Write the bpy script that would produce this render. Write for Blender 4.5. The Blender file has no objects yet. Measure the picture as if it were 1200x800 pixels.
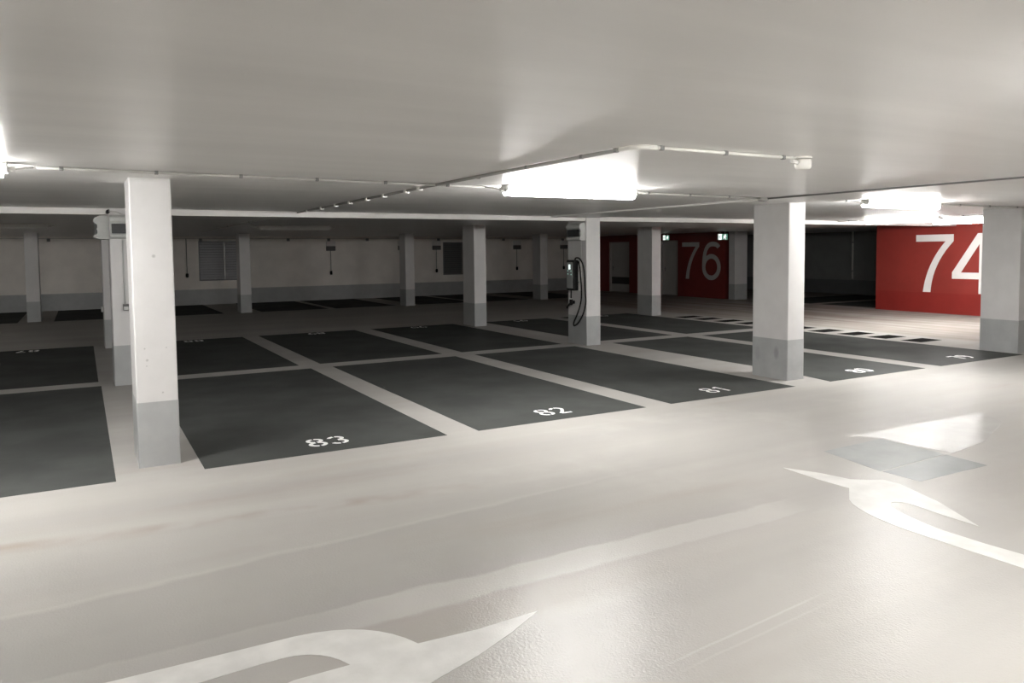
import bpy, bmesh, math, random
from mathutils import Vector, Matrix
random.seed(7)
C = bpy.context.scene.collection
SC = bpy.context.scene
H = 2.418            # slab soffit
BAND = 0.55          # height of the grey painted foot of columns and walls

# ------------------------------------------------------------------ materials
def new_mat(name):
    m = bpy.data.materials.new(name); m.use_nodes = True
    nt = m.node_tree; nt.nodes.clear()
    out = nt.nodes.new('ShaderNodeOutputMaterial'); b = nt.nodes.new('ShaderNodeBsdfPrincipled')
    nt.links.new(b.outputs[0], out.inputs[0])
    return m, nt, b
def N(nt, t, **kw):
    n = nt.nodes.new(t)
    for k, v in kw.items(): setattr(n, k, v)
    return n
def mth(nt, op, a, b=None, clamp=False):
    n = N(nt, 'ShaderNodeMath', operation=op, use_clamp=clamp)
    for i, v in enumerate((a, b)):
        if v is None: continue
        if isinstance(v, (int, float)): n.inputs[i].default_value = v
        else: nt.links.new(v, n.inputs[i])
    return n.outputs[0]
def mixc(nt, fac, a, b, mode='MIX'):
    n = N(nt, 'ShaderNodeMix', data_type='RGBA', blend_type=mode)
    for i, v in ((0, fac), (6, a), (7, b)):
        if isinstance(v, (int, float)): n.inputs[i].default_value = v
        elif isinstance(v, tuple): n.inputs[i].default_value = (*v, 1)
        else: nt.links.new(v, n.inputs[i])
    return n.outputs[2]
def position(nt, scale=(1, 1, 1)):
    g = N(nt, 'ShaderNodeNewGeometry'); mp = N(nt, 'ShaderNodeMapping')
    nt.links.new(g.outputs['Position'], mp.inputs[0]); mp.inputs['Scale'].default_value = scale
    return mp.outputs[0]
def noise(nt, vec, scale, detail=4, rough=.55, dist=0):
    n = N(nt, 'ShaderNodeTexNoise'); nt.links.new(vec, n.inputs['Vector'])
    n.inputs['Scale'].default_value = scale; n.inputs['Detail'].default_value = detail
    n.inputs['Roughness'].default_value = rough; n.inputs['Distortion'].default_value = dist
    return n.outputs['Fac']
def ramp(nt, fac, lo, hi, a=0, b=1):
    n = N(nt, 'ShaderNodeMapRange', interpolation_type='SMOOTHSTEP'); nt.links.new(fac, n.inputs[0])
    for i, v in ((1, lo), (2, hi), (3, a), (4, b)): n.inputs[i].default_value = v
    return n.outputs[0]
def bump(nt, b, h, strength, dist=.002):
    n = N(nt, 'ShaderNodeBump'); n.inputs['Strength'].default_value = strength; n.inputs['Distance'].default_value = dist
    nt.links.new(h, n.inputs['Height']); nt.links.new(n.outputs[0], b.inputs['Normal'])

def paint(name, col, rough=.5, var=.06, scale=3.0, bmp=.15, spots=(), stretch=(1, 1, 1), spec=.5):
    """painted surface: faint cloudy wear and a fine roller texture; spots = (centre, radii) rubbed stains"""
    m, nt, b = new_mat(name); p = position(nt, stretch)
    n1 = noise(nt, p, scale, 5)
    dark = tuple(c * (1 - var * 2) for c in col); lite = tuple(min(1, c * (1 + var)) for c in col)
    c = mixc(nt, ramp(nt, n1, .3, .72), dark, lite)
    for (ctr, rad, amt) in spots:
        g = N(nt, 'ShaderNodeNewGeometry'); v = N(nt, 'ShaderNodeVectorMath', operation='SUBTRACT')
        nt.links.new(g.outputs['Position'], v.inputs[0]); v.inputs[1].default_value = ctr
        d = N(nt, 'ShaderNodeVectorMath', operation='DIVIDE'); nt.links.new(v.outputs[0], d.inputs[0]); d.inputs[1].default_value = rad
        l = N(nt, 'ShaderNodeVectorMath', operation='LENGTH'); nt.links.new(d.outputs[0], l.inputs[0])
        c = mixc(nt, ramp(nt, l.outputs['Value'], .3, 1.0, amt, 0), c, tuple(x * .35 for x in col))
    nt.links.new(c, b.inputs['Base Color']); b.inputs['Roughness'].default_value = rough
    b.inputs['Specular IOR Level'].default_value = spec
    if bmp: bump(nt, b, noise(nt, position(nt), 90, 3), bmp, .002)
    return m
def plain(name, col, rough=.5, metal=0.0, spec=.5):
    m, nt, b = new_mat(name); n1 = noise(nt, position(nt), 25, 2)
    nt.links.new(mixc(nt, n1, tuple(c * .93 for c in col), tuple(min(1, c * 1.07) for c in col)), b.inputs['Base Color'])
    b.inputs['Roughness'].default_value = rough; b.inputs['Metallic'].default_value = metal
    b.inputs['Specular IOR Level'].default_value = spec
    return m
def glow(name, col, strength):
    m, nt, b = new_mat(name)
    b.inputs['Base Color'].default_value = (.8, .8, .8, 1); b.inputs['Roughness'].default_value = .4
    b.inputs['Emission Color'].default_value = (*col, 1); b.inputs['Emission Strength'].default_value = strength
    return m

def sheen(nt, b, m, amount, rough):
    """thin satin top coat whose strength barely rises at grazing angles"""
    g = N(nt, 'ShaderNodeBsdfGlossy'); g.inputs['Roughness'].default_value = rough; g.inputs['Color'].default_value = (1, 1, 1, 1)
    if b.inputs['Normal'].is_linked: nt.links.new(b.inputs['Normal'].links[0].from_socket, g.inputs['Normal'])
    mx = N(nt, 'ShaderNodeMixShader'); mx.inputs[0].default_value = amount
    out = [n for n in nt.nodes if n.type == 'OUTPUT_MATERIAL'][0]
    nt.links.new(b.outputs[0], mx.inputs[1]); nt.links.new(g.outputs[0], mx.inputs[2]); nt.links.new(mx.outputs[0], out.inputs[0])
    return m
def floor_material():
    m, nt, b = new_mat('floor_coating'); geo = N(nt, 'ShaderNodeNewGeometry'); sep = N(nt, 'ShaderNodeSeparateXYZ')
    nt.links.new(geo.outputs['Position'], sep.inputs[0]); X, Y = sep.outputs[0], sep.outputs[1]
    base = (.35, .338, .322)
    # streaks left by tyres and by the squeegee, running along the aisle
    s1 = noise(nt, position(nt, (.05, 1.1, 1)), 1.2, 4, .5, 0)
    s2 = noise(nt, position(nt, (.09, 1.6, 1)), 2.2, 4, .5, 0)
    cl = noise(nt, position(nt), .9, 4, .6)
    fine = noise(nt, position(nt), 220, 2)
    c = mixc(nt, ramp(nt, s1, .25, .75), (.405, .39, .368), base)
    c = mixc(nt, ramp(nt, s2, .50, .9, 0, .30), c, (.355, .322, .29))
    c = mixc(nt, ramp(nt, cl, .5, .8, 0, .3), c, (.50, .485, .46))
    # worn darker strip of coating in the middle of the driving lane, with ragged edges
    wob = noise(nt, position(nt, (.8, 1.6, 1)), 2.2, 6, .65)
    yy = mth(nt, 'ADD', Y, mth(nt, 'MULTIPLY', mth(nt, 'SUBTRACT', wob, .5), .16))
    ya = mth(nt, 'SUBTRACT', yy, mth(nt, 'MULTIPLY', X, .085))
    band = mth(nt, 'MULTIPLY', ramp(nt, yy, 3.66, 3.70), ramp(nt, ya, 4.40, 4.46, 1, 0))
    band = mth(nt, 'MULTIPLY', band, ramp(nt, X, 2.2, 5.0, 1, 0))
    c = mixc(nt, mth(nt, 'MULTIPLY', band, .40), c, (.255, .248, .235))
    # rubbed brownish strip near the lane marking
    rub = mth(nt, 'MULTIPLY', ramp(nt, yy, 3.05, 3.20), ramp(nt, yy, 3.40, 3.44, 1, 0))
    rub = mth(nt, 'MULTIPLY', rub, mth(nt, 'MULTIPLY', ramp(nt, X, .6, 1.1), ramp(nt, X, 2.0, 3.4, 1, 0)))
    c = mixc(nt, mth(nt, 'MULTIPLY', rub, .35), c, (.27, .24, .21))
    # tyre dirt streaked along cross lane by the red wall, also dimming lamplit floor
    cross = mth(nt, 'MULTIPLY', ramp(nt, X, 14.2, 15.2), ramp(nt, noise(nt, position(nt, (1.6, .12, 1)), 1.5, 4, .55), .30, .68, .25, 1))
    c = mixc(nt, mth(nt, 'MULTIPLY', cross, .85), c, (.215, .178, .155))
    # fainter second wash line nearer to the bays
    yc = mth(nt, 'ADD', yy, mth(nt, 'MULTIPLY', X, .12))
    wash = mth(nt, 'MULTIPLY', ramp(nt, ya, 4.46, 4.5), ramp(nt, yc, 5.3, 5.42, 1, 0))
    c = mixc(nt, mth(nt, 'MULTIPLY', mth(nt, 'MULTIPLY', wash, ramp(nt, X, 1.5, 5, 1, 0)), .22), c, (.30, .29, .272))
    line = mth(nt, 'MULTIPLY', ramp(nt, yc, 5.28, 5.42), ramp(nt, yc, 5.42, 5.55, 1, 0))
    line = mth(nt, 'MULTIPLY', line, ramp(nt, noise(nt, position(nt, (.9, 1, 1)), 1.3, 3), .42, .62))
    c = mixc(nt, mth(nt, 'MULTIPLY', mth(nt, 'MULTIPLY', line, ramp(nt, X, 1.8, 3.2, 1, 0)), .6), c, (.27, .225, .185))
    # a lighter lane of newer coating beside it
    lane = mth(nt, 'MULTIPLY', ramp(nt, yy, 3.42, 3.45), ramp(nt, yy, 3.66, 3.69, 1, 0))
    lane = mth(nt, 'MULTIPLY', lane, ramp(nt, X, .8, 1.4))
    lane = mth(nt, 'MULTIPLY', lane, ramp(nt, X, 4.0, 4.4, 1, 0))
    c = mixc(nt, mth(nt, 'MULTIPLY', lane, .38), c, (.48, .465, .445))
    # two long pale scratches in front of the right-hand arrow
    for k, off in ((1.0, 0.0), (.5, -.075)):
        d = mth(nt, 'SUBTRACT', Y, mth(nt, 'ADD', mth(nt, 'MULTIPLY', X, .0995), 2.225 + off))
        d = mth(nt, 'ABSOLUTE', mth(nt, 'ADD', d, mth(nt, 'MULTIPLY', mth(nt, 'SUBTRACT', wob, .5), .03)))
        sc_ = mth(nt, 'MULTIPLY', ramp(nt, d, .004, .011, 1, 0), mth(nt, 'MULTIPLY', ramp(nt, X, 2.0, 2.3), ramp(nt, X, 3.0, 3.4, 1, 0)))
        c = mixc(nt, mth(nt, 'MULTIPLY', sc_, .32 * k), c, (.50, .49, .47))
    # dark chips in the coating
    ch = noise(nt, position(nt, (.8, 2.0, 1)), 3.2, 2, .4)
    c = mixc(nt, ramp(nt, ch, .80, .84, 0, .6), c, (.16, .15, .14))
    # brown rubbed-in dirt
    dirt = mth(nt, 'MULTIPLY', ramp(nt, noise(nt, position(nt, (.3, 1.5, 1)), .9, 4, .5), .56, .75), ramp(nt, Y, 2.5, 3.4))
    c = mixc(nt, mth(nt, 'MULTIPLY', dirt, .28), c, (.28, .235, .195))
    c = mixc(nt, ramp(nt, fine, .3, .8, 0, .10), c, (.30, .29, .27))
    nt.links.new(c, b.inputs['Base Color'])
    nt.links.new(ramp(nt, s2, .35, .7, .25, .34), b.inputs['Roughness'])
    b.inputs['Specular IOR Level'].default_value = 0
    n1 = noise(nt, position(nt), 75, 3, .55); n2 = noise(nt, position(nt, (1, 1, 1)), 16, 3, .5)
    bump(nt, b, mth(nt, 'ADD', n1, mth(nt, 'MULTIPLY', n2, .6)), .42, .005)
    return sheen(nt, b, m, .046, .17)

M = {}
M['floor'] = floor_material()
M['ceiling'] = paint('ceiling_paint', (.83, .82, .80), .38, .03, 1.2, .12, stretch=(.3, 1.6, 1))
M['white'] = paint('white_masonry_paint', (.60, .592, .584), .42, .02, 4, .15)
M['white_pitted'] = paint('white_masonry_paint_pitted', (.60, .592, .584), .42, .02, 4, .15, spots=tuple(((x, 6.99, z), (r, .05, r), .55) for x, z, r in ((.432, 1.002, .010), (.448, .904, .015), (.559, .623, .011), (.443, .855, .008), (.526, 1.772, .02), (.598, 1.001, .008))))
M['wall'] = paint('white_wall_paint', (.86, .815, .76), .55, .03, 2, .15)
M['grey'] = paint('grey_foot_paint', (.365, .373, .372), .35, .04, 4, .12)
M['grey_rub'] = paint('grey_foot_paint_rubbed', (.365, .373, .372), .35, .05, 4, .12,
                      spots=(((8.24, 7.22, .36), (.2, .06, .12), .45), ((8.24, 7.55, .32), (.2, .07, .15), .22)))
M['bay'] = paint('dark_bay_coating', (.069, .072, .069), .36, .08, 1.3, .35, stretch=(.8, .8, 1), spec=0); sheen(M['bay'].node_tree, M['bay'].node_tree.nodes['Principled BSDF'], M['bay'], .030, .27)
M['stripe'] = paint('dark_crossing_coating', (.016, .015, .015), .7, .12, 2, .2, spec=0)
M['marking'] = paint('white_road_marking', (.62, .615, .595), .32, .05, 5, .3, spec=0); sheen(M['marking'].node_tree, M['marking'].node_tree.nodes['Principled BSDF'], M['marking'], .030, .2)
M['digit'] = paint('white_stencil_paint', (.88, .88, .86), .4, .05, 9, .2)
M['patch'] = paint('grey_repair_coating', (.26, .27, .265), .22, .05, 3, .3, spec=.0); sheen(M['patch'].node_tree, M['patch'].node_tree.nodes['Principled BSDF'], M['patch'], .045, .19)
M['patch_pale'] = paint('pale_matt_repair_coating', (.33, .34, .335), .3, .05, 3, .3, spec=0); sheen(M['patch_pale'].node_tree, M['patch_pale'].node_tree.nodes['Principled BSDF'], M['patch_pale'], .025, .25)
M['patch_glare'] = paint('glare_area_coating', (.37, .36, .345), .18, .04, 3, .3, spec=.0); sheen(M['patch_glare'].node_tree, M['patch_glare'].node_tree.nodes['Principled BSDF'], M['patch_glare'], .07, .175)  # near floor colour, extra gloss where the lamp glare lies
M['recess_grey'] = paint('grey_recess_wall', (.26, .265, .26), .7, .05, 2, .2)  # darker grey than the other walls
M['recess_grey_dark'] = paint('dark_grey_recess_foot', (.15, .155, .155), .6, .05, 2, .2)  # foot band of the recess wall, a darker grey
M['red_shaded'] = paint('shaded_red_wall_paint', (.17, .020, .016), .55, .04, 2, .12)  # red wall colour darkened to put the shade on the core wall into it
M['number_shaded'] = paint('shaded_number_paint', (.46, .45, .44), .5, .02, 3, .1)  # number white darkened to carry the shade on the core wall
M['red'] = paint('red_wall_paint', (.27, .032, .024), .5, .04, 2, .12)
M['red_foot'] = paint('red_foot_paint', (.25, .021, .016), .45, .04, 2, .12)
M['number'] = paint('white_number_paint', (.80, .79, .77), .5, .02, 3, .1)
M['beam'] = paint('white_beam_paint', (.74, .72, .70), .4, .02, 3, .12)
M['plastic'] = plain('light_grey_plastic', (.60, .60, .58), .4)
M['conduit'] = plain('grey_conduit_plastic', (.50, .49, .47), .45)
M['conduit_dark'] = plain('dull_grey_conduit_plastic', (.33, .325, .31), .5)
M['clip'] = plain('dark_clip_plastic', (.20, .20, .195), .5)
M['clip_white'] = plain('white_clip_plastic', (.80, .79, .76), .4)
M['white_plastic'] = plain('white_plastic', (.78, .77, .73), .35)
M['boxgrey'] = plain('pale_grey_enclosure_plastic', (.50, .51, .49), .4)
M['window'] = plain('smoked_window_plastic', (.035, .038, .04), .18)
M['black'] = plain('black_rubber', (.010, .010, .010), .5, 0, .2)
M['panel'] = plain('grey_charger_face', (.30, .31, .30), .4)
M['screen'] = glow('charger_screen_light', (.85, 1, .95), .9)
M['led'] = glow('charger_led_light', (.35, .9, .75), .5)
M['steel'] = plain('galvanised_steel', (.36, .36, .36), .35, .8)
M['louvre'] = plain('grey_louvre_metal', (.20, .20, .20), .4, .0)
M['blade'] = plain('pale_louvre_blades', (.58, .58, .60), .35)
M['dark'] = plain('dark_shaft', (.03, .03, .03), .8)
M['door'] = paint('pale_door_paint', (.46, .45, .43), .4, .02, 2, .05)
M['frame'] = paint('door_frame_paint', (.36, .33, .31), .4, .02, 2, .05)
M['vent'] = plain('dark_door_panel', (.04, .038, .036), .5)
M['socket'] = plain('dark_socket_box', (.10, .098, .095), .5)
LAMP = 124.0
M['lamp'] = glow('fluorescent_diffuser_light', (1.0, .988, .968), LAMP)
M['lamp_off'] = plain('unlit_opal_diffuser', (.62, .62, .60), .35)
M['sign_white'] = glow('exit_sign_white_light', (.92, 1, .96), 1.3)
M['sign_green'] = glow('exit_sign_green_light', (.0, .20, .11), .7)

# ------------------------------------------------------------------ builders
ORIG = {}
class MB:
    """collects solids in place coordinates, then links them as one mesh"""
    def __init__(s): s.bm = bmesh.new()
    def box(s, x0, x1, y0, y1, z0, z1, bev=0, seg=2):
        t = bmesh.new(); bmesh.ops.create_cube(t, size=1)
        for v in t.verts:
            v.co = Vector(((x0 + x1) / 2 + v.co.x * (x1 - x0), (y0 + y1) / 2 + v.co.y * (y1 - y0), (z0 + z1) / 2 + v.co.z * (z1 - z0)))
        if bev: bmesh.ops.bevel(t, geom=list(t.edges), offset=bev, segments=seg, affect='EDGES', profile=.5)
        s._add(t); return s
    def column(s, x0, x1, y0, y1, z0, z1, bev=.012):
        t = bmesh.new(); bmesh.ops.create_cube(t, size=1)
        for v in t.verts:
            v.co = Vector(((x0 + x1) / 2 + v.co.x * (x1 - x0), (y0 + y1) / 2 + v.co.y * (y1 - y0), (z0 + z1) / 2 + v.co.z * (z1 - z0)))
        e = [e for e in t.edges if abs(e.verts[0].co.z - e.verts[1].co.z) > .01]
        bmesh.ops.bevel(t, geom=e, offset=bev, segments=3, affect='EDGES', profile=.5)
        s._add(t); return s
    def _add(s, t):
        me = bpy.data.meshes.new('tmp'); t.to_mesh(me); t.free(); s.bm.from_mesh(me); bpy.data.meshes.remove(me)
    def prism(s, pts, ext):
        """closed polygon pts (3D) swept by the vector ext"""
        ext = Vector(ext); a = [s.bm.verts.new(Vector(p)) for p in pts]; b = [s.bm.verts.new(Vector(p) + ext) for p in pts]
        n = len(pts); fs = [s.bm.faces.new(a), s.bm.faces.new(list(reversed(b)))]
        for i in range(n): fs.append(s.bm.faces.new((a[i], b[i], b[(i + 1) % n], a[(i + 1) % n])))
        return s
    def ribbon(s, pts, w, to3, ext, closed=False, w1=None):
        """a stroke of width w along 2D pts, placed by to3 and given thickness ext"""
        n = len(pts); L = []; R = []
        for i, p in enumerate(pts):
            if closed: q0, q1 = pts[i - 1], pts[(i + 1) % n]
            else: q0, q1 = pts[max(0, i - 1)], pts[min(n - 1, i + 1)]
            dx, dy = q1[0] - q0[0], q1[1] - q0[1]; l = math.hypot(dx, dy) or 1
            ww = (w if w1 is None else w + (w1 - w) * i / (n - 1)) / 2
            L.append((p[0] - dy / l * ww, p[1] + dx / l * ww)); R.append((p[0] + dy / l * ww, p[1] - dx / l * ww))
        e = Vector(ext); V4 = []
        for l_, r_ in zip(L, R):
            a, b_ = Vector(to3(*l_)), Vector(to3(*r_))
            V4.append([s.bm.verts.new(v) for v in (a, b_, b_ + e, a + e)])
        m = n if closed else n - 1
        for i in range(m):
            A, B = V4[i], V4[(i + 1) % n]
            for k in range(4): s.bm.faces.new((A[k], A[(k + 1) % 4], B[(k + 1) % 4], B[k]))
        if not closed: s.bm.faces.new(V4[0][::-1]); s.bm.faces.new(V4[-1])
        return s
    def tube(s, path, r, n=8):
        P = [Vector(p) for p in path]; rings = []; up = None
        for i, p in enumerate(P):
            d = (P[min(i + 1, len(P) - 1)] - P[max(i - 1, 0)]).normalized()
            if up is None:
                up = Vector((0, 0, 1)) if abs(d.z) < .9 else Vector((1, 0, 0))
            a = d.cross(up).normalized(); up = a.cross(d).normalized()
            rings.append([s.bm.verts.new(p + r * (math.cos(t) * a + math.sin(t) * up)) for t in [2 * math.pi * k / n for k in range(n)]])
        for A, B in zip(rings, rings[1:]):
            for k in range(n):
                f = s.bm.faces.new((A[k], A[(k + 1) % n], B[(k + 1) % n], B[k])); f.smooth = True
        s.bm.faces.new(rings[0][::-1]); s.bm.faces.new(rings[-1]); return s
    def lathe(s, ctr, prof, axis='z', n=20):
        ctr = Vector(ctr); rings = []
        for (r, h) in prof:
            ring = []
            for k in range(n):
                t = 2 * math.pi * k / n; x, y = r * math.cos(t), r * math.sin(t)
                o = {'z': (x, y, h), 'x': (h, x, y), 'y': (x, h, y)}[axis]
                ring.append(s.bm.verts.new(ctr + Vector(o)))
            rings.append(ring)
        for A, B in zip(rings, rings[1:]):
            for k in range(n):
                f = s.bm.faces.new((A[k], A[(k + 1) % n], B[(k + 1) % n], B[k])); f.smooth = True
        s.bm.faces.new(rings[0][::-1]); s.bm.faces.new(rings[-1]); return s
    def build(s, name, mat, parent=None, origin=None):
        bmesh.ops.recalc_face_normals(s.bm, faces=s.bm.faces)
        if parent is not None: o0 = ORIG[parent.name]
        elif origin is not None: o0 = Vector(origin)
        else:
            z = min(v.co.z for v in s.bm.verts); xs = [v.co.x for v in s.bm.verts]; ys = [v.co.y for v in s.bm.verts]
            o0 = Vector(((min(xs) + max(xs)) / 2, (min(ys) + max(ys)) / 2, z))
        bmesh.ops.translate(s.bm, verts=s.bm.verts, vec=-o0)
        me = bpy.data.meshes.new(name); s.bm.to_mesh(me); s.bm.free(); me.materials.append(mat)
        ob = bpy.data.objects.new(name, me); C.objects.link(ob)
        if parent is not None: ob.parent = parent
        else: ob.location = o0
        ORIG[ob.name] = o0
        return ob
def tag(o, label=None, cat=None, group=None, kind=None):
    for k, v in (('label', label), ('category', cat), ('group', group), ('kind', kind)):
        if v: o[k] = v
    return o
def thing(name, loc, label, cat, group=None):
    o = bpy.data.objects.new(name, None); C.objects.link(o); o.location = loc; o.empty_display_size = .1
    ORIG[o.name] = Vector(loc); return tag(o, label, cat, group)
def struct(mb, name, mat): return tag(mb.build(name, mat), kind='structure')

# ------------------------------------------------------------------ the shell
U0, U1, V0, V1 = -13.0, 26.3, -7.5, 29.2
struct(MB().box(U0, U1, V0, V1, -.2, 0), 'floor', M['floor'])
struct(MB().box(U0, U1, V0, V1, H, H + .25), 'ceiling', M['ceiling'])
FW = 28.9
wb = MB()                                               # far wall with the two ventilation openings
G1 = (3.62, 5.02, .85, 2.26); G2 = (13.08, 14.5, .84, 2.2)
xs = [U0, G1[0], G1[1], G2[0], G2[1], 20.4]
wb.box(U0, G1[0], FW, FW + .3, 0, H).box(G1[1], G2[0], FW, FW + .3, 0, H).box(G2[1], 20.4, FW, FW + .3, 0, H)
for g in (G1, G2): wb.box(g[0], g[1], FW, FW + .3, 0, g[2]).box(g[0], g[1], FW, FW + .3, g[3], H)
struct(wb, 'wall_back', M['wall'])
struct(MB().box(U0, 20.1, FW - .004, FW, 0, BAND), 'baseboard_back', M['grey'])
struct(MB().box(U0 - .2, U0, V0, V1, 0, H), 'wall_left', M['wall'])
struct(MB().box(U0, U1, V0 - .2, V0, 0, H), 'wall_front', M['wall'])
# right-hand end wall in the plane U = 20.1 : plain stretch, red stretch (74), dark recess of bays, red core with doors (76)
W = 20.1
struct(MB().box(W, W + .3, V0, 8.2, 0, H), 'wall_right', M['wall'])
r74 = struct(MB().box(W, W + .3, 8.2, 14.0, BAND, H), 'wall_right_red', M['red'])
struct(MB().box(W, W + .3, 8.2, 14.0, 0, BAND), 'baseboard_right', M['red_foot'])
DA = (25.45, 26.9, 2.15); DB = (22.45, 23.5, 2.15)
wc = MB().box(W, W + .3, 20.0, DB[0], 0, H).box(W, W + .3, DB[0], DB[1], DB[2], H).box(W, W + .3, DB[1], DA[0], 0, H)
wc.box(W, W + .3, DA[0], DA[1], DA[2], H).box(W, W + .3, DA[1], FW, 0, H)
struct(wc, 'wall_right_core', M['red_shaded'])
struct(MB().box(26.0, 26.3, 8.2, FW, 0, H), 'wall_recess', M['recess_grey'])
struct(MB().box(25.996, 26.0, 8.5, FW, 0, BAND), 'baseboard_recess', M['recess_grey_dark'])
struct(MB().box(W + .3, 26.0, 8.2, 8.5, 0, H), 'wall_recess_side', M['recess_grey'])
# doors
def door(n, d, panel):
    o = struct(MB().box(W + .12, W + .17, d[0] + .05, d[1] - .05, .01, d[2] - .05), 'door_%d' % n, M['door'])
    f = MB().box(W + .04, W + .22, d[0], d[0] + .05, 0, d[2]).box(W + .04, W + .22, d[1] - .05, d[1], 0, d[2]).box(W + .04, W + .22, d[0] + .05, d[1] - .05, d[2] - .05, d[2])
    f.build('door_frame', M['frame'], o)
    y = d[1] - .18
    h = MB().box(W + .112, W + .12, y - .02, y + .02, .93, 1.11, .003).tube([(W + .115, y, 1.05), (W + .075, y, 1.05), (W + .07, y - .015, 1.05), (W + .07, y - .12, 1.05)], .009)
    h.build('door_handle', M['clip'], o)
    if panel:
        MB().box(W + .105, W + .12, d[0] + .1, d[1] - .1, .34, .64, .004).build('door_vent', M['vent'], o)
    return o
door(1, DA, True); door(2, DB, False)

# beams and the raised strip of the slab
struct(MB().box(U0, W, 11.70, 12.02, 2.335, H), 'trim_1', M['beam'])
struct(MB().box(7.45, 8.42, V0, 11.70, 2.394, H), 'trim_2', M['ceiling'])

struct(MB().box(8.425, 8.45, V0, 7.0, 2.400, H), 'trim_3', M['beam'])

# ------------------------------------------------------------------ columns
def col(x, y, label, w=.32, d=.62, group='white columns with grey feet', foot=None, skin=None, name='concrete_column'):
    t = thing(name, (x + w / 2, y + d / 2, 0), label, 'column', group)
    MB().column(x, x + w, y, y + d, BAND, H).build('shaft', skin or M['white'], t)
    MB().column(x - .002, x + w + .002, y - .002, y + d + .002, 0, BAND).build('painted_foot', foot or M['grey'], t)
    return t
col(.357, 6.99, 'large white column with grey foot nearest the camera, left of the bay marked 83', skin=M['white_pitted'])
col(.340, 11.63, 'white column directly behind the nearest left column, carrying two grey distribution boxes')
col(.340, 16.5, 'slim-looking white column seen furthest back in the line behind the nearest left column')
col(8.24, 7.03, 'white column with smudged grey foot between the bays marked 81 and 80', foot=M['grey_rub'])
col(8.215, 11.68, 'white column carrying the wall charger with its looped black cable')
col(8.14, 16.2, 'dim white column with grey foot left of the charger column, at the back end of the middle bays')
col(13.45, 16.05, 'white column with grey foot right of the charger column, in front of the dark red wall')
col(13.50, 6.79, 'large shaded column at the right edge of the photo, covering part of the 74')
col(-1.33, 24.3, 'far dim column at the left edge of the photo, before the back wall', d=.55)
col(4.17, 24.1, 'far dim column standing just right of the louvred wall opening', d=.55)
col(9.40, 23.8, 'far dim column midway along the back wall, left of the second wall opening', d=.55)
col(14.68, 23.8, 'far dim column just left of the charger column, before the back wall', d=.55)
col(20.06, 19.45, 'squat-looking dim pier under the right exit sign, beside the dark red 76 wall', w=.60, d=.30)

# ------------------------------------------------------------------ floor markings
def arc(cx, cy, rx, ry, a0, a1, n=14):
    return [(cx + rx * math.cos(math.radians(a0 + (a1 - a0) * i / n)), cy + ry * math.sin(math.radians(a0 + (a1 - a0) * i / n))) for i in range(n + 1)]
# stencil digits in a cell 1 wide, 1.65 high
def strokes(d):
    U = (.5, 1.21, .34, .33); Lw = (.5, .45, .38, .36)
    if d == '8': return [arc(*U, -80, 85), arc(*U, 100, 262), arc(*Lw, -78, 80), arc(*Lw, 100, 265)]
    if d == '3': return [arc(*U, -80, 85), arc(*U, 100, 165), arc(*Lw, -78, 85), arc(*Lw, -160, -95)]
    if d == '2': return [arc(.5, 1.18, .36, .38, 100, 170), arc(.5, 1.18, .36, .38, 85, -20) + [(.55, .55), (.2, .14)], [(.2, .09), (.93, .09)]]
    if d == '1': return [[(.22, 1.25), (.55, 1.53)], [(.58, 1.6), (.58, .85)], [(.58, .75), (.58, .05)]]
    if d == '0': return [arc(.5, .83, .38, .72, -82, 82, 20), arc(.5, .83, .38, .72, 98, 262, 20)]
    if d == '9': return [arc(.5, 1.17, .37, .39, -75, 80), arc(.5, 1.17, .37, .39, 100, 260), [(.87, 1.1), (.85, .75), (.72, .4), (.5, .12), (.3, .08)]]
    if d == '7': return [[(.1, 1.54), (.9, 1.54)], [(.86, 1.44), (.62, .9)], [(.58, .8), (.42, .05)]]
def stencil(text, cx, y, flip, parent):
    mb = MB(); s = .18; w = s * 1.12; x0 = -w * len(text) / 2 + (w - s) / 2; k = -1 if flip else 1
    for i, ch in enumerate(text):
        ox = x0 + i * w
        for st in strokes(ch):
            mb.ribbon(st, .215, lambda a, b_: (cx + k * (ox + a * s), y + k * (b_ * s), .0022), (0, 0, .0008))
    return mb.build('bay_number', M['digit'], parent)
VA, VB, VC, VD = 6.681, 11.734, 12.148, 17.068
def bay(x0, x1, y0, y1, label, num=None, flip=False, cx=None, poly=None):
    t = thing('parking_bay', ((x0 + x1) / 2, (y0 + y1) / 2, 0), label, 'parking bay', 'dark painted parking bays')
    pts = poly or [(x0, y0), (x1, y0), (x1, y1), (x0, y1)]
    MB().prism([(a, b_, .0002) for a, b_ in pts], (0, 0, .0018)).build('coating', M['bay'], t)
    if num:
        cx = cx or (x0 + x1) / 2
        stencil(num, cx, (y1 - .10) if flip else (y0 + .235), flip, t)
    return t
bay(-2.25, .175, VA, VB, 'dark bay cut off by the left photo edge, left of the nearest column')
bay(.829, 3.04, VA, VB, 'dark grey painted bay stencilled 83 in white at its near edge', '83', cx=1.965)
bay(3.383, 5.514, VA, VB, 'dark grey painted bay stencilled 82 in white at its near edge', '82', cx=4.49)
bay(5.888, 7.981, VA, VB, 'dark grey painted bay stencilled 81 in white at its near edge', '81', cx=6.95)
bay(8.80, 10.779, VA, VB, 'dark grey painted bay stencilled 80, just right of the smudged column', '80', cx=9.80, poly=[(8.67, VA), (10.779, VA), (10.779, VB), (8.866, VB), (8.866, 7.8)])
bay(11.169, 13.459, VA, VB, 'glossy dark bay with pale glare, furthest right, ending at the big right column', '79', cx=12.35)
bay(-2.25, .148, VC, VD, 'dark bay behind the cut-off left bay, its upside-down number at the far edge', '87', True, -.94)
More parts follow.
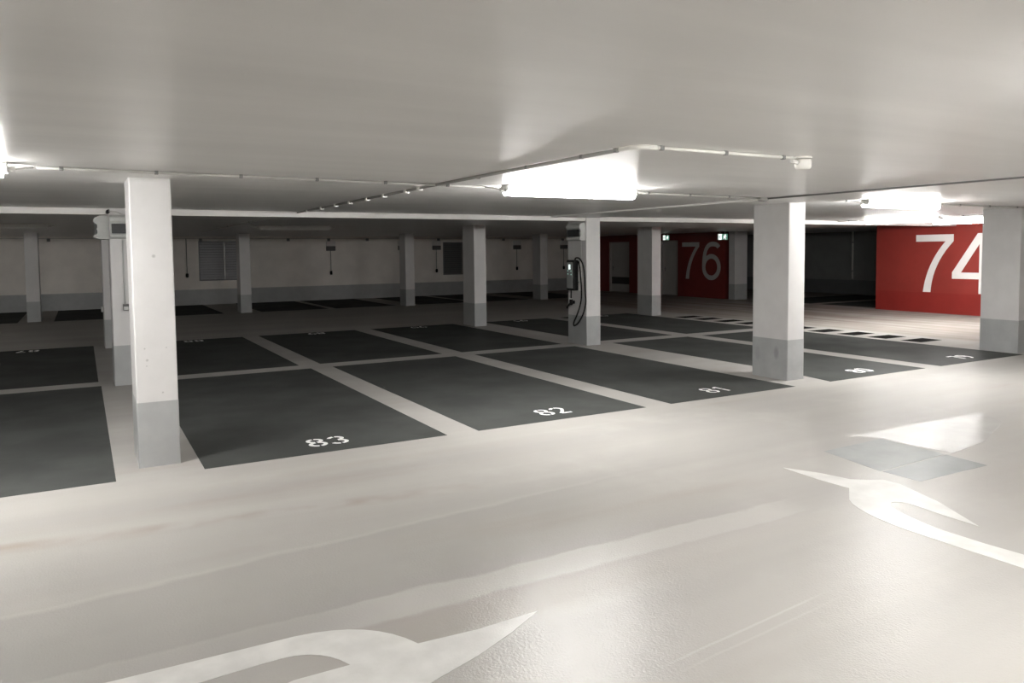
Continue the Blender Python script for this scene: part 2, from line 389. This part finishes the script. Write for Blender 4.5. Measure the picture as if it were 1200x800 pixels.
bay(.829, 2.96, VC, VD, 'dark bay straight behind the bay marked 83, partly hidden by the nearest column', '88', True, 1.96)
bay(3.30, 5.45, VC, VD, 'dark bay straight behind the bay marked 82', '89', True, 4.5)
bay(5.84, 7.97, VC, VD, 'dark bay straight behind the bay marked 81, left of the charger column', '90', True, 6.95)
bay(8.80, 10.72, VC, VD, 'dark bay seen behind the charger column, straight behind the bay marked 80', '91', True, 9.75)
bay(11.12, 13.42, VC, VD, 'dark bay at the foot of the column left of the dark 76', '92', True, 12.3)
FB = 24.15
for c0, words in ((-1.33, ('far dark bay at the left photo edge, left of the far left column', 'far dark bay right of the far left column along the back wall', 'far dark bay under the louvred wall opening, left of its column')),
                  (4.17, (None, 'far dark bay just right of the column beside the louvred opening', 'far dark bay along the back wall, left of the middle far column')),
                  (9.40, (None, 'far dark bay just right of the middle far column', 'far dark bay along the back wall under the second opening, left of the charger column')),
                  (14.68, (None, 'far dark bay furthest right along the back wall, behind the charger', None))):
    if words[0]: bay(c0 - 2.5, c0 - .22, FB, FW - .05, words[0])
    if words[1]: bay(c0 + .62, c0 + 2.72, FB, FW - .05, words[1])
    if words[2]: bay(c0 + 2.95, c0 + 5.02, FB, FW - .05, words[2])
bay(20.6, 25.8, 14.2, 16.3, 'nearly black bay in the dark recess, left of the red 74 wall')
bay(20.6, 25.8, 16.7, 18.8, 'nearly black bay deeper in the dark recess, seen right of the smudged column')

t = thing('pedestrian_crossing', (14.0, 11.9, 0), 'row of dark blocks painted as a footway strip beside the right-hand bays', 'crossing')
for k in range(10):
    y = 8.575 + .714 * k; j = random.uniform(-.015, .015)
    MB().prism([(13.68 + j, y, .0002), (14.35 + j, y, .0002), (14.36 + j, y + .40, .0002), (13.66 + j, y + .40, .0002)], (0, 0, .0018)).build('dark_block', M['stripe'], t)

def bez(p, n=10):
    out = []
    for i in range(n + 1):
        t_ = i / n; out.append(tuple((1 - t_) ** 2 * p[0][k] + 2 * t_ * (1 - t_) * p[1][k] + t_ ** 2 * p[2][k] for k in (0, 1)))
    return out
# near arrow: shaft coming along the lane from the left, curving, with a swept-back head
A = [(-1.6, 3.66), (-.4, 3.55), (.048, 3.515), (.626, 3.503)] + bez([(.80, 3.50), (1.16, 3.47), (1.271, 3.148)], 8) + [(1.563, 3.125), (1.905, 3.139), (1.694, 3.020), (1.46, 2.915), (1.195, 2.826), (1.06, 2.76), (.88, 2.87), (.71, 3.134 - .13), (.30, 2.98), (.45, 3.07), (.71, 3.134), (.95, 3.13)]
A += bez([(.95, 3.13), (.88, 3.33), (.70, 3.335)], 6)[1:] + [(.593, 3.332), (.373, 3.318), (.0, 3.33), (-.4, 3.36), (-1.6, 3.47)]
B = [(4.914, 4.222), (5.04, 3.976), (5.10, 3.74), (5.20, 3.66), (5.304, 3.603), (5.315, 3.477), (5.162, 3.083), (4.919, 2.67), (4.93, 2.92), (4.952, 3.168)]
B += bez([(4.952, 3.168), (4.90, 3.30), (4.80, 3.20)], 5)[1:] + bez([(4.80, 3.20), (4.70, 3.05), (4.66, 2.75)], 5)[1:] + [(4.66, 2.5), (4.68, 2.288), (4.72, 1.6), (4.75, .9), (4.52, .9), (4.50, 1.6), (4.479, 2.187), (4.472, 2.561), (4.473, 2.886)]
B += bez([(4.473, 2.886), (4.50, 3.25), (4.67, 3.43)], 6)[1:] + [(4.90, 3.602), (4.889, 3.857)]
def arrow(pts, label):
    o = MB().prism([(a, b_, .0002) for a, b_ in pts], (0, 0, .0016)).build('floor_arrow', M['marking'])
    return tag(o, label, 'arrow marking', 'white arrows painted on the driving lane')
arrow(A, 'curved white lane arrow at the bottom edge of the photo, its tip pointing right')
arrow(B, 'curved white lane arrow on the right in the lamp glare, its shaft leaving the photo')
def patch(pts, label, mat):
    o = MB().prism([(a, b_, .0001) for a, b_ in pts], (0, 0, .0009)).build('floor_patch', mat)
    return tag(o, label, 'floor patch', 'rectangular repair patches on the lane')
patch([(5.492, 3.755), (5.62, 4.39), (6.437, 4.406), (6.414, 3.787)], 'square pale grey repair patch just beyond the right arrow', M['patch_pale'])
patch([(5.50, 3.43), (5.50, 3.74), (6.41, 3.77), (6.375, 3.412)], 'narrow darker grey repair patch in front of the square pale one', M['patch'])
patch([(6.47, 4.42), (6.35, 4.60), (7.2, 4.60), (8.4, 4.56), (8.1, 4.2), (7.15, 3.853), (6.502, 3.766), (6.46, 4.1)], 'glossy area outlining the lamp glare on the floor, furthest right of the lane patches', M['patch_glare'])  # outline follows the lamp glare on the floor

# ------------------------------------------------------------------ big wall numbers (x runs to the right = towards -V)
def wallnum(name, label, U, f, strokes_, polys=(), mat='number'):
    mb = MB(); to3 = lambda a, b_: (U - .001, f(a), b_)
    for k, (pts, w, closed) in enumerate(strokes_): mb.ribbon(pts, w, to3, (-.002 - .002 * k, 0, 0), closed)
    for pts in polys: mb.prism([to3(a, b_) for a, b_ in pts], (-.002, 0, 0))
    return tag(mb.build(name, M[mat]), label, 'wall number')
def seven(w, h, bar, leg, x0, z0):
    top = [(x0, z0 + h), (x0 + w, z0 + h), (x0 + w, z0 + h - bar)]
    right = bez([(x0 + w, z0 + h - bar), (x0 + .46 * w, z0 + .5 * h), (x0 + .42 * w, z0)], 10)[1:]
    left = bez([(x0 + .42 * w - leg, z0), (x0 + .30 * w, z0 + .50 * h), (x0 + w - leg * 1.02, z0 + h - bar)], 10)
    return top + right + left + [(x0, z0 + h - bar)]
h74 = seven(1.04, 1.56, .185, .215, 0, .565)
four = [[(1.70, 2.135), (1.93, 2.135), (1.93, 1.125), (2.16, 1.125), (2.16, .945), (1.93, .945), (1.93, .57), (1.71, .57), (1.71, .945), (1.015, .945), (1.015, 1.125)]]
# the four is an outline with a triangular counter: built from its bars
fourp = [[(1.015, .945), (2.16, .945), (2.16, 1.115), (1.015, 1.115)], [(1.71, .57), (1.925, .57), (1.925, .945), (1.71, .945)], [(1.71, 1.115), (1.925, 1.115), (1.925, 2.135), (1.71, 2.135)],
         [(1.015, 1.115), (1.25, 1.115), (1.71, 1.86), (1.71, 2.135), (1.66, 2.135)]]
wallnum('wall_number', 'large white 74 on the bright red wall at right', W, lambda a: 12.80 - a, [], [h74] + fourp)
h76 = seven(.93, 1.385, .165, .185, 0, .68)
six = bez([(1.93, 1.86), (1.86, 1.985), (1.62, 1.985)], 8) + bez([(1.62, 1.985), (1.165, 1.985), (1.175, 1.14)], 14)[1:]
ring = arc(1.56, 1.14, .385, .395, 0, 360, 40)[:-1]
wallnum('wall_number', 'dim white 76 on the dark red wall in the background', W, lambda a: 22.21 - a, [(six, .17, False), (ring, .17, True)], [h76], 'number_shaded')

# ------------------------------------------------------------------ luminaires
def lamp(axis, a0, a1, c, label, lit=True, group='lit ceiling lamps'):
    """batten luminaire along x (axis 0) or y (axis 1) from a0 to a1 at cross position c"""
    mid = (a0 + a1) / 2
    t = thing('ceiling_lamp', (mid, c, 2.315) if axis == 0 else (c, mid, 2.315), label, 'ceiling lamp', group)
    p3 = (lambda a, q, z: (a, c + q, z)) if axis == 0 else (lambda a, q, z: (c + q, a, z))
    ex = (lambda l: (l, 0, 0)) if axis == 0 else (lambda l: (0, l, 0))
    w = .066
    tray = [(-w, 2.404), (w, 2.404), (w - .008, 2.414), (w - .03, H - .0005), (-w + .03, H - .0005), (-w + .008, 2.414)]
    MB().prism([p3(a0, q, z) for q, z in tray], ex(a1 - a0)).build('housing', M['plastic'], t)
    dif = [(-w + .004, 2.404), (-w + .004, 2.338), (-w + .014, 2.325), (-w + .03, 2.318), (w - .03, 2.318), (w - .014, 2.325), (w - .004, 2.338), (w - .004, 2.404)]
    MB().prism([p3(a0 + .012, q, z) for q, z in dif], ex(a1 - a0 - .024)).build('diffuser', M['lamp'] if lit else M['lamp_off'], t)
    for a, s in ((a0, 1), (a1, -1)):
        cap = [(-w + .006, 2.408), (-w + .006, 2.362), (-w + .022, 2.348), (w - .022, 2.348), (w - .006, 2.362), (w - .006, 2.408), (w - .014, 2.415), (-w + .014, 2.415)]
        MB().prism([p3(a - s * .016, q, z) for q, z in cap], ex(s * .026)).build('end_cap', M['plastic'], t)
        g = MB().tube([p3(a - s * .005, 0, 2.375), p3(a - s * .06, 0, 2.375)], .016, 10).tube([p3(a - s * .055, 0, 2.375), p3(a - s * .10, .03, 2.385), p3(a - s * .16, .12, 2.404)], .006, 8)
        g.build('cable_gland', M['conduit'], t)
    return t
lamp(0, 3.56, 5.10, 6.40, 'lit batten lamp at the centre of the photo, above the bay marked 82')
lamp(0, 9.02, 10.60, 6.46, 'lit batten lamp right of the smudged column, uppermost of the right-hand lamps')
lamp(0, -2.03, -.43, 6.22, 'lit batten lamp at the left photo edge of which only the grey end shows')
lamp(1, 9.28, 10.95, 15.35, 'lit batten lamp just below the uppermost right-hand lamp, over the crossing')
lamp(1, 9.15, 10.77, 17.6, 'lit batten lamp right above the 74, half hidden by the right column')
# unseen lamps of the same rows, and three added to brighten dim areas
lamp(0, 2.95, 4.55, .80, 'lit batten lamp outside the photo on the right whose glow reaches the ceiling corner')
lamp(0, -7.7, -6.1, 6.2, 'lit batten lamp far left of the camera, outside the photo')
lamp(0, -8.4, -6.8, 17.6, 'unseen lit batten lamp added to brighten the far left bays')  # added out of view to lift the dim back left
lamp(0, -1.9, -.3, -4.6, 'unseen lit batten lamp added behind the camera to brighten the ceiling')  # this and the next are added out of view to brighten the ceiling
lamp(0, 3.4, 5.0, -4.6, 'unseen lit batten lamp added behind the camera to the right to brighten the ceiling')
lamp(0, 8.6, 10.2, .95, 'lit batten lamp far right of the camera, outside the photo')
lamp(0, 3.50, 5.08, 17.6, 'unlit batten lamp on the dark ceiling left of centre, before the louvred opening', False, 'unlit ceiling lamps')
lamp(0, -2.1, -.55, 17.6, 'unlit batten lamp on the dark ceiling at the left photo edge', False, 'unlit ceiling lamps')

# ------------------------------------------------------------------ conduits on the ceiling
def conduit(label, runs, clips, r=.011, mat='conduit', clipmat='clip', z=2.404):
    pts = [p for run in runs for p in run]
    t = thing('cable_conduit', (sum(p[0] for p in pts) / len(pts), sum(p[1] for p in pts) / len(pts), z), label, 'conduit')
    for run in runs: MB().tube([(p[0], p[1], p[2] if len(p) > 2 else z) for p in run], r, 8).build('pipe', M[mat], t)
    for (x, y) in clips:
        MB().box(x - .014, x + .014, y - .014, y + .014, z - .014, H - .0005, .004).build('pipe_clip', M[clipmat], t)
    return t
conduit('thin conduit along the ceiling from the left edge lamp to the centre lamp', [[(-.25, 6.34), (.3, 6.36), (3.40, 6.53)]], [(-.1 + .62 * k, 6.345 + .030 * k) for k in range(6)])
conduit('thin conduit from the centre lamp to a small box near the smudged column', [[(5.26, 6.52), (7.36, 6.70)]], [(5.42, 6.53), (6.08, 6.59), (6.75, 6.65)])
conduit('dark thin line of conduit crossing the ceiling to the right photo edge', [[(7.43, 6.68), (7.43, .5), (7.43, -4)]], [], .009, 'clip', z=2.403)
conduit('short conduit between the smudged column and the uppermost right-hand lamp', [[(8.43, 6.62), (8.86, 6.58)]], [(8.80, 6.585)])
conduit('conduit running right from the uppermost right-hand lamp to the right column', [[(10.76, 6.58), (13.48, 6.62)]], [(11.4, 6.59), (12.2, 6.60), (13.0, 6.61)])
conduit('conduit from the lamp over the crossing back to the long white beam', [[(15.35, 11.15), (15.35, 11.69)]], [(15.35, 11.4)])
conduit('conduit from the lamp over the crossing towards the right column', [[(15.35, 9.08), (15.35, 7.0)]], [(15.35, 8.8), (15.35, 8.2)])
t = conduit('conduit slanting across the ceiling from the long beam to a corner above the centre lamp', [[(2.885, 11.69), (2.885, 6.4), (2.93, 3.80)]],
            [(2.915, 5.70), (2.91, 4.9), (2.92, 4.2), (2.93, 3.84)], .0135, 'conduit_dark')
for y in (11.1, 10.35, 9.7, 9.1, 8.45, 7.9, 7.25, 6.9):
    MB().box(2.862, 2.912, y - .025, y + .025, 2.378, H - .0005, .005).build('pipe_clip', M['clip_white'], t)
MB().tube([(2.93, 3.80, 2.404), (2.935, 3.71, 2.404), (2.96, 3.655, 2.404), (3.02, 3.635, 2.404), (3.08, 3.633, 2.404)], .015, 10).build('elbow', M['white_plastic'], t)
conduit('dim conduit carrying on across the dark ceiling beyond the long beam', [[(2.885, 12.03), (2.885, 22.0)]], [(2.885, 13.0), (2.885, 15.5), (2.885, 18.0)])
conduit('conduit from the ceiling corner above the centre lamp to the white sensor', [[(3.07, 3.633), (4.30, 3.64)]], [(3.12, 3.633), (3.66, 3.636), (4.2, 3.64)], .011, 'white_plastic')
t = thing('ceiling_sensor', (4.40, 3.64, 2.33), 'white round sensor on the ceiling at the end of the bent conduit', 'sensor')
MB().lathe((4.40, 3.64, 0), [(.03, 2.33), (.048, 2.335), (.056, 2.35), (.056, 2.395), (.05, 2.40)], 'z', 28).build('housing', M['white_plastic'], t)
MB().lathe((4.40, 3.64, 0), [(.06, 2.404), (.06, H)], 'z', 28).build('mounting_plate', M['white_plastic'], t)
MB().tube([(4.345, 3.64, 2.375), (4.285, 3.64, 2.385)], .014, 10).build('cable_gland', M['clip_white'], t)
t = thing('junction_box', (7.38, 6.70, 2.37), 'small dark junction box on the ceiling where two conduits meet', 'junction box')
MB().box(7.32, 7.44, 6.665, 6.735, 2.378, H - .0005, .006).build('box_body', M['conduit'], t)
MB().box(7.33, 7.43, 6.675, 6.725, 2.372, 2.379, .003).build('box_lid', M['clip'], t)

# ------------------------------------------------------------------ distribution boxes
def wavy(d):
    """side profile of the enclosure: depth against height fraction, with rounded ribs around the window"""
    P = [(0, 0), (.62, 0), (.80, .03), (.98, .08), (1.0, .13), (.86, .19), (.76, .24), (.75, .34), (.80, .42), (.75, .50), (.76, .60), (.88, .66), (.99, .72), (1.0, .82), (.90, .90), (.72, .95), (.50, 1.0), (0, 1.0)]
    return [(a * d, b) for a, b in P]
def dist_box_side(x, y0, y1, z0, z1, d, label):
    """mounted on a face looking towards -U"""
    t = thing('distribution_box', (x - d / 2, (y0 + y1) / 2, z0), label, 'distribution box', 'grey distribution boxes on columns')
    h = z1 - z0
    MB().prism([(x - a, y0, z0 + b * h) for a, b in wavy(d)], (0, y1 - y0, 0)).build('housing', M['boxgrey'], t)
    MB().box(x - d * .93, x - d * .70, y0 + .03, y1 - .03, z0 + .22 * h, z0 + .64 * h, .006).build('cover_window', M['window'], t)
    MB().box(x - d * 1.03, x - d * .9, y0 + .015, y1 - .015, z0 + .06 * h, z0 + .15 * h, .006).build('cover_latch', M['plastic'], t)
    return t
def dist_box_front(y, x0, x1, z0, z1, d, label):
    """mounted on a face looking towards -V"""
    t = thing('distribution_box', ((x0 + x1) / 2, y - d / 2, z0), label, 'distribution box', 'grey distribution boxes on columns')
    h = z1 - z0
    MB().prism([(x0, y - a, z0 + b * h) for a, b in wavy(d)], (x1 - x0, 0, 0)).build('housing', M['boxgrey'], t)
    MB().box(x0 + .02, x1 - .02, y - d * .97, y - d * .70, z0 + .22 * h, z0 + .62 * h, .006).build('cover_window', M['window'], t)
    return t
dist_box_side(8.2155, 11.72, 12.17, 1.975, 2.30, .13, 'grey box with dark window above the wall charger')
dist_box_side(.3405, 11.70, 12.15, 2.005, 2.325, .18, 'grey box jutting left with scalloped edge, behind the nearest left column')
dist_box_front(11.6305, .35, .665, 2.005, 2.33, .11, 'grey box facing the camera with dark window, half hidden behind the nearest left column')
t = thing('cable_entry', (.33, 11.6, 2.30), 'short black cable and gland above the boxes behind the nearest column', 'cable')
MB().tube([(.33, 11.615, 2.36), (.33, 11.56, 2.372), (.34, 11.50, 2.374)], .022, 10).build('gland', M['black'], t)
MB().tube([(.345, 11.50, 2.374), (.42, 11.5, 2.37), (.47, 11.51, 2.35), (.49, 11.53, 2.335)], .008).build('cable', M['conduit'], t)
t = thing('wall_socket', (.51, 11.61, 1.0), 'small dark socket with thin riser on the second left column, at the nearest column edge', 'socket')
MB().box(.472, .545, 11.572, 11.628, 1.03, 1.12, .006).build('socket_body', M['socket'], t)
MB().box(.48, .537, 11.564, 11.573, 1.038, 1.085, .003).build('socket_lid', M['plastic'], t)
MB().tube([(.50, 11.617, 1.115), (.50, 11.617, 1.99)], .008).build('riser_pipe', M['boxgrey'], t)
t = thing('wall_socket', (.315, 16.6, .7), 'tiny grey socket on the third column of the left line', 'socket')
MB().box(.30, .338, 16.55, 16.63, .70, .80, .005).build('socket_body', M['plastic'], t)
MB().box(.294, .301, 16.562, 16.618, .715, .755, .002).build('socket_lid', M['socket'], t)

# ------------------------------------------------------------------ the wall charger
cx = 8.2155
t = thing('car_charger', (cx - .07, 12.03, 1.03), 'slim grey and black car charger on the column, with looped black cable', 'car charger')
MB().box(cx - .135, cx - .012, 11.90, 12.165, 1.03, 1.61, .03, 4).build('shell', M['black'], t)
fp = MB().box(cx - .145, cx - .128, 11.935, 12.13, 1.07, 1.57, .012, 3).build('front_panel', M['panel'], t)
MB().box(cx - .149, cx - .143, 12.0, 12.065, 1.43, 1.525, .003).build('display', M['screen'], fp)
for y, z in ((12.085, 1.405), (11.98, 1.40), (12.085, 1.345), (11.98, 1.335)):
    MB().lathe((cx - .143, y, z), [(.012, 0), (.012, -.004), (.010, -.005)], 'x', 14).build('status_light', M['led'], fp)
MB().box(cx - .03, cx, 11.93, 12.13, 1.0, 1.62).build('back_plate', M['plastic'], t)
cab = []
loop = [(-.05, 11.98, 1.60), (-.07, 11.93, 1.645), (-.06, 11.83, 1.64), (-.045, 11.74, 1.54), (-.04, 11.69, 1.36), (-.035, 11.68, 1.15), (-.035, 11.665, .98), (-.035, 11.66, .80), (-.035, 11.74, .60), (-.035, 11.90, .42), (-.035, 12.02, .355), (-.04, 12.05, .36),
        (-.05, 12.03, .42), (-.05, 11.93, .56), (-.055, 11.82, .74), (-.055, 11.77, .90), (-.055, 11.77, 1.10), (-.055, 11.79, 1.28), (-.055, 11.81, 1.45), (-.05, 11.86, 1.58)]
def smooth(P, n=6):
    out = []
    for i in range(len(P) - 1):
        p0, p1, p2, p3 = (Vector(P[max(0, i - 1)]), Vector(P[i]), Vector(P[i + 1]), Vector(P[min(len(P) - 1, i + 2)]))
        for k in range(n):
            q = k / n
            out.append(.5 * ((2 * p1) + (p2 - p0) * q + (2 * p0 - 5 * p1 + 4 * p2 - p3) * q * q + (3 * p1 - p0 - 3 * p2 + p3) * q ** 3))
    out.append(Vector(P[-1])); return out
MB().tube([(cx + p.x, p.y, p.z) for p in smooth(loop)], .0145, 8).build('charging_cable', M['black'], t)
MB().tube(smooth([(cx - .07, 12.09, 1.035), (cx - .07, 12.09, .96), (cx - .075, 12.085, .88)]), .013, 8).build('plug_cable', M['black'], t)
pl = MB().lathe((cx - .075, 12.085, 0), [(.016, .88), (.02, .87), (.034, .855), (.036, .80), (.032, .76), (.02, .745)], 'z', 18)
pl.tube(smooth([(cx - .08, 12.085, .79), (cx - .10, 12.115, .755), (cx - .115, 12.15, .715), (cx - .115, 12.16, .68)]), .02, 10)
pl.build('plug', M['black'], t)
MB().lathe((cx - .075, 12.085, 0), [(.018, .875), (.030, .868), (.030, .86), (.018, .856)], 'z', 18).build('plug_collar', M['white_plastic'], t)
MB().box(cx - .05, cx, 12.06, 12.11, .77, .83, .006).build('plug_holder', M['black'], t)
t = thing('cable_duct', (8.2, 11.86, 1.0), 'pale grey cable duct pieces on the column right behind the charger', 'cable duct')
for z0, z1, w in ((1.40, 1.58, .035), (1.20, 1.385, .04), (1.03, 1.185, .035)):
    MB().box(8.172, 8.213, 11.855 - w, 11.855 + w, z0, z1, .006).build('duct_piece', M['clip_white'], t)
MB().tube([(8.20, 11.83, 1.57), (8.20, 11.83, 1.98)], .008).build('riser_pipe', M['boxgrey'], t)

# ------------------------------------------------------------------ back wall fittings
def grille(n, g, label, bright):
    t = thing('ventilation_grille', ((g[0] + g[1]) / 2, FW + .05, g[2]), label, 'ventilation grille', 'openings in the back wall')
    f = MB()
    f.box(g[0], g[0] + .04, FW - .01, FW + .2, g[2], g[3]).box(g[1] - .04, g[1], FW - .01, FW + .2, g[2], g[3]).box(g[0] + .04, g[1] - .04, FW - .01, FW + .2, g[2], g[2] + .04).box(g[0] + .04, g[1] - .04, FW - .01, FW + .2, g[3] - .04, g[3])
    f.build('frame', M['louvre'], t)
    s = MB(); nb = 15; h = (g[3] - g[2] - .08) / nb
    for k in range(nb):
        z = g[2] + .04 + h * (k + .5)
        s.prism([(g[0] + .04, FW + .02, z - h * .42), (g[0] + .04, FW + .03, z - h * .46), (g[0] + .04, FW + .10, z + h * .40), (g[0] + .04, FW + .09, z + h * .44)], (g[1] - g[0] - .08, 0, 0))
    s.build('louvre_blades', M['blade'] if bright else M['louvre'], t)
    xm = g[0] + (g[1] - g[0]) * .62
    MB().box(xm - .015, xm + .015, FW - .005, FW + .02, g[2] + .04, g[3] - .04).build('mullion', M['steel'], t)
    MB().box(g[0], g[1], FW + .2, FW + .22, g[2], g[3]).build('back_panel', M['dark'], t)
    return t
grille(1, G1, 'dark louvred opening with metal blades in the back wall, left of its column', True)
grille(2, G2, 'plain dark opening in the back wall, just left of the column before the charger', False)
t = thing('cable_tray', (3.6, FW - .06, 2.28), 'long thin tray and cable running along the top of the dim back wall', 'cable tray')
MB().box(U0 + .1, 20.0, FW - .07, FW - .005, 2.345, 2.36).build('tray', M['steel'], t)
for k in range(14):
    x = -.9 + 1.53 * k
    MB().box(x - .05, x + .05, FW - .09, FW - .004, 2.25, 2.345, .008).build('bracket', M['clip'], t)
for x, box, zb, label in ((3.22, False, 1.05, 'thin hanging cable with black end on the back wall, left of the louvred opening'),
                          (8.35, True, 1.03, 'dark wall box with hanging cable in the middle of the long back wall stretch'),
                          (11.27, True, 1.02, 'dark wall box half hidden by the middle far column'),
                          (12.77, True, 1.02, 'dark wall box with hanging cable left of the second wall opening'),
                          (16.6, True, 1.04, 'dark wall box with hanging cable between the dim column and the charger column'),
                          (19.05, True, 1.03, 'dark wall box on the back wall just left of the charger')):
    t = thing('cable_outlet', (x, FW - .05, zb), label, 'cable outlet', 'hanging cable outlets on the back wall')
    if box:
        MB().box(x - .17, x + .17, FW - .12, FW - .004, 2.06, 2.25, .01).build('upper_cover', M['plastic'], t)
        MB().box(x - .17, x + .17, FW - .13, FW - .004, 1.88, 2.058, .01).build('box_body', M['socket'], t)
    MB().tube([(x, FW - .03, 1.89 if box else 2.34), (x + .005, FW - .03, 1.5), (x, FW - .03, zb + .04)], .012).build('cable', M['clip'], t)
    MB().lathe((x, FW - .045, zb), [(.02, .08), (.045, .07), (.05, .0), (.045, -.06), (.02, -.07)], 'z', 14).build('plug_end', M['black'], t)
t = thing('drain_pipe', (25.9, 19.1, .5), 'thin pale pipe down the wall of the dark recess left of the red wall', 'pipe')
MB().tube([(25.966, 19.1, .58), (25.966, 19.1, H)], .034, 10).build('pipe', M['white_plastic'], t)
for z in (.9, 2.0): MB().lathe((25.966, 19.1, z), [(.038, -.02), (.038, .02)], 'z', 12).build('pipe_clamp', M['steel'], t)

# ------------------------------------------------------------------ exit signs
def exit_sign(x0, x1, y, z0, z1, label):
    t = thing('exit_sign', ((x0 + x1) / 2, y, z0), label, 'exit sign', 'lit green exit signs')
    MB().box(x0, x1, y, y + .05, z0, z1, .006).build('housing', M['white_plastic'], t)
    w = x1 - x0; h = z1 - z0; yy = y - .001
    MB().box(x0 + .008, x0 + w * .36, y - .004, y, z0 + .01, z1 - .01).build('arrow_field', M['sign_white'], t)
    MB().box(x0 + w * .36, x1 - .008, y - .004, y, z0 + .01, z1 - .01).build('figure_field', M['sign_green'], t)
    a = MB(); to3 = lambda u, v: (x0 + u * w, y - .004, z0 + v * h)
    a.ribbon([(.08, .5), (.30, .5)], .09, to3, (0, -.002, 0)).ribbon([(.19, .74), (.07, .5), (.19, .26)], .07, to3, (0, -.002, 0))
    a.build('arrow', M['sign_green'], t)
    f = MB()
    f.ribbon([(.70, .72), (.66, .42)], .13, to3, (0, -.002, 0)).ribbon([(.68, .45), (.76, .30), (.74, .12)], .07, to3, (0, -.002, 0)).ribbon([(.66, .45), (.60, .28), (.52, .22)], .07, to3, (0, -.002, 0))
    f.ribbon([(.70, .68), (.84, .56), (.90, .62)], .06, to3, (0, -.002, 0)).ribbon([(.69, .68), (.58, .62), (.55, .48)], .06, to3, (0, -.002, 0)).ribbon([(.745, .80), (.745, .92)], .10, to3, (0, -.002, 0))
    f.build('running_figure', M['sign_white'], t)
    for k in (.25, .75): MB().tube([(x0 + w * k, y + .025, z1), (x0 + w * k, y + .025, H)], .008).build('hanger', M['conduit'], t)
    return t
exit_sign(19.10, 19.55, 19.3, 2.11, 2.32, 'lit green exit sign beside the dim pier, right of the 76')
exit_sign(19.14, 19.45, 22.2, 2.15, 2.34, 'lit green exit sign left of the 76, beside the white column')

# ------------------------------------------------------------------ world, camera, output
w = bpy.data.worlds.new('World'); SC.world = w; w.use_nodes = True
w.node_tree.nodes['Background'].inputs[0].default_value = (0, 0, 0, 1); w.node_tree.nodes['Background'].inputs[1].default_value = 0

F_PX, CY, PITCH, ROLL, YAW, HC = 889.949, 346.358, .05798, -.009972, .515012, 1.78
cyw, syw = math.cos(YAW), math.sin(YAW)
f0 = Vector((syw, cyw, 0)); r0 = Vector((cyw, -syw, 0)); u0 = Vector((0, 0, 1))
fw = math.cos(PITCH) * f0 - math.sin(PITCH) * u0; up = math.cos(PITCH) * u0 + math.sin(PITCH) * f0
rt = math.cos(ROLL) * r0 + math.sin(ROLL) * up; up2 = math.cos(ROLL) * up - math.sin(ROLL) * r0
cam = bpy.data.cameras.new('camera'); cam.sensor_width = 36; cam.sensor_fit = 'HORIZONTAL'
cam.lens = F_PX / 1200 * 36; cam.shift_y = -(400 - CY) / 1200; cam.clip_start = .05; cam.clip_end = 200
co = bpy.data.objects.new('camera', cam); C.objects.link(co)
co.matrix_world = Matrix(((rt.x, up2.x, -fw.x, 0), (rt.y, up2.y, -fw.y, 0), (rt.z, up2.z, -fw.z, HC), (0, 0, 0, 1)))
SC.camera = co
SC.view_settings.view_transform = 'Standard'; SC.view_settings.look = 'None'
SC.view_settings.exposure = 0.0; SC.view_settings.gamma = 1; SC.view_settings.use_curve_mapping = False
cy_ = SC.cycles
cy_.max_bounces = 10; cy_.diffuse_bounces = 8; cy_.glossy_bounces = 4; cy_.use_denoising = True
cy_.sample_clamp_indirect = 30; cy_.caustics_reflective = False
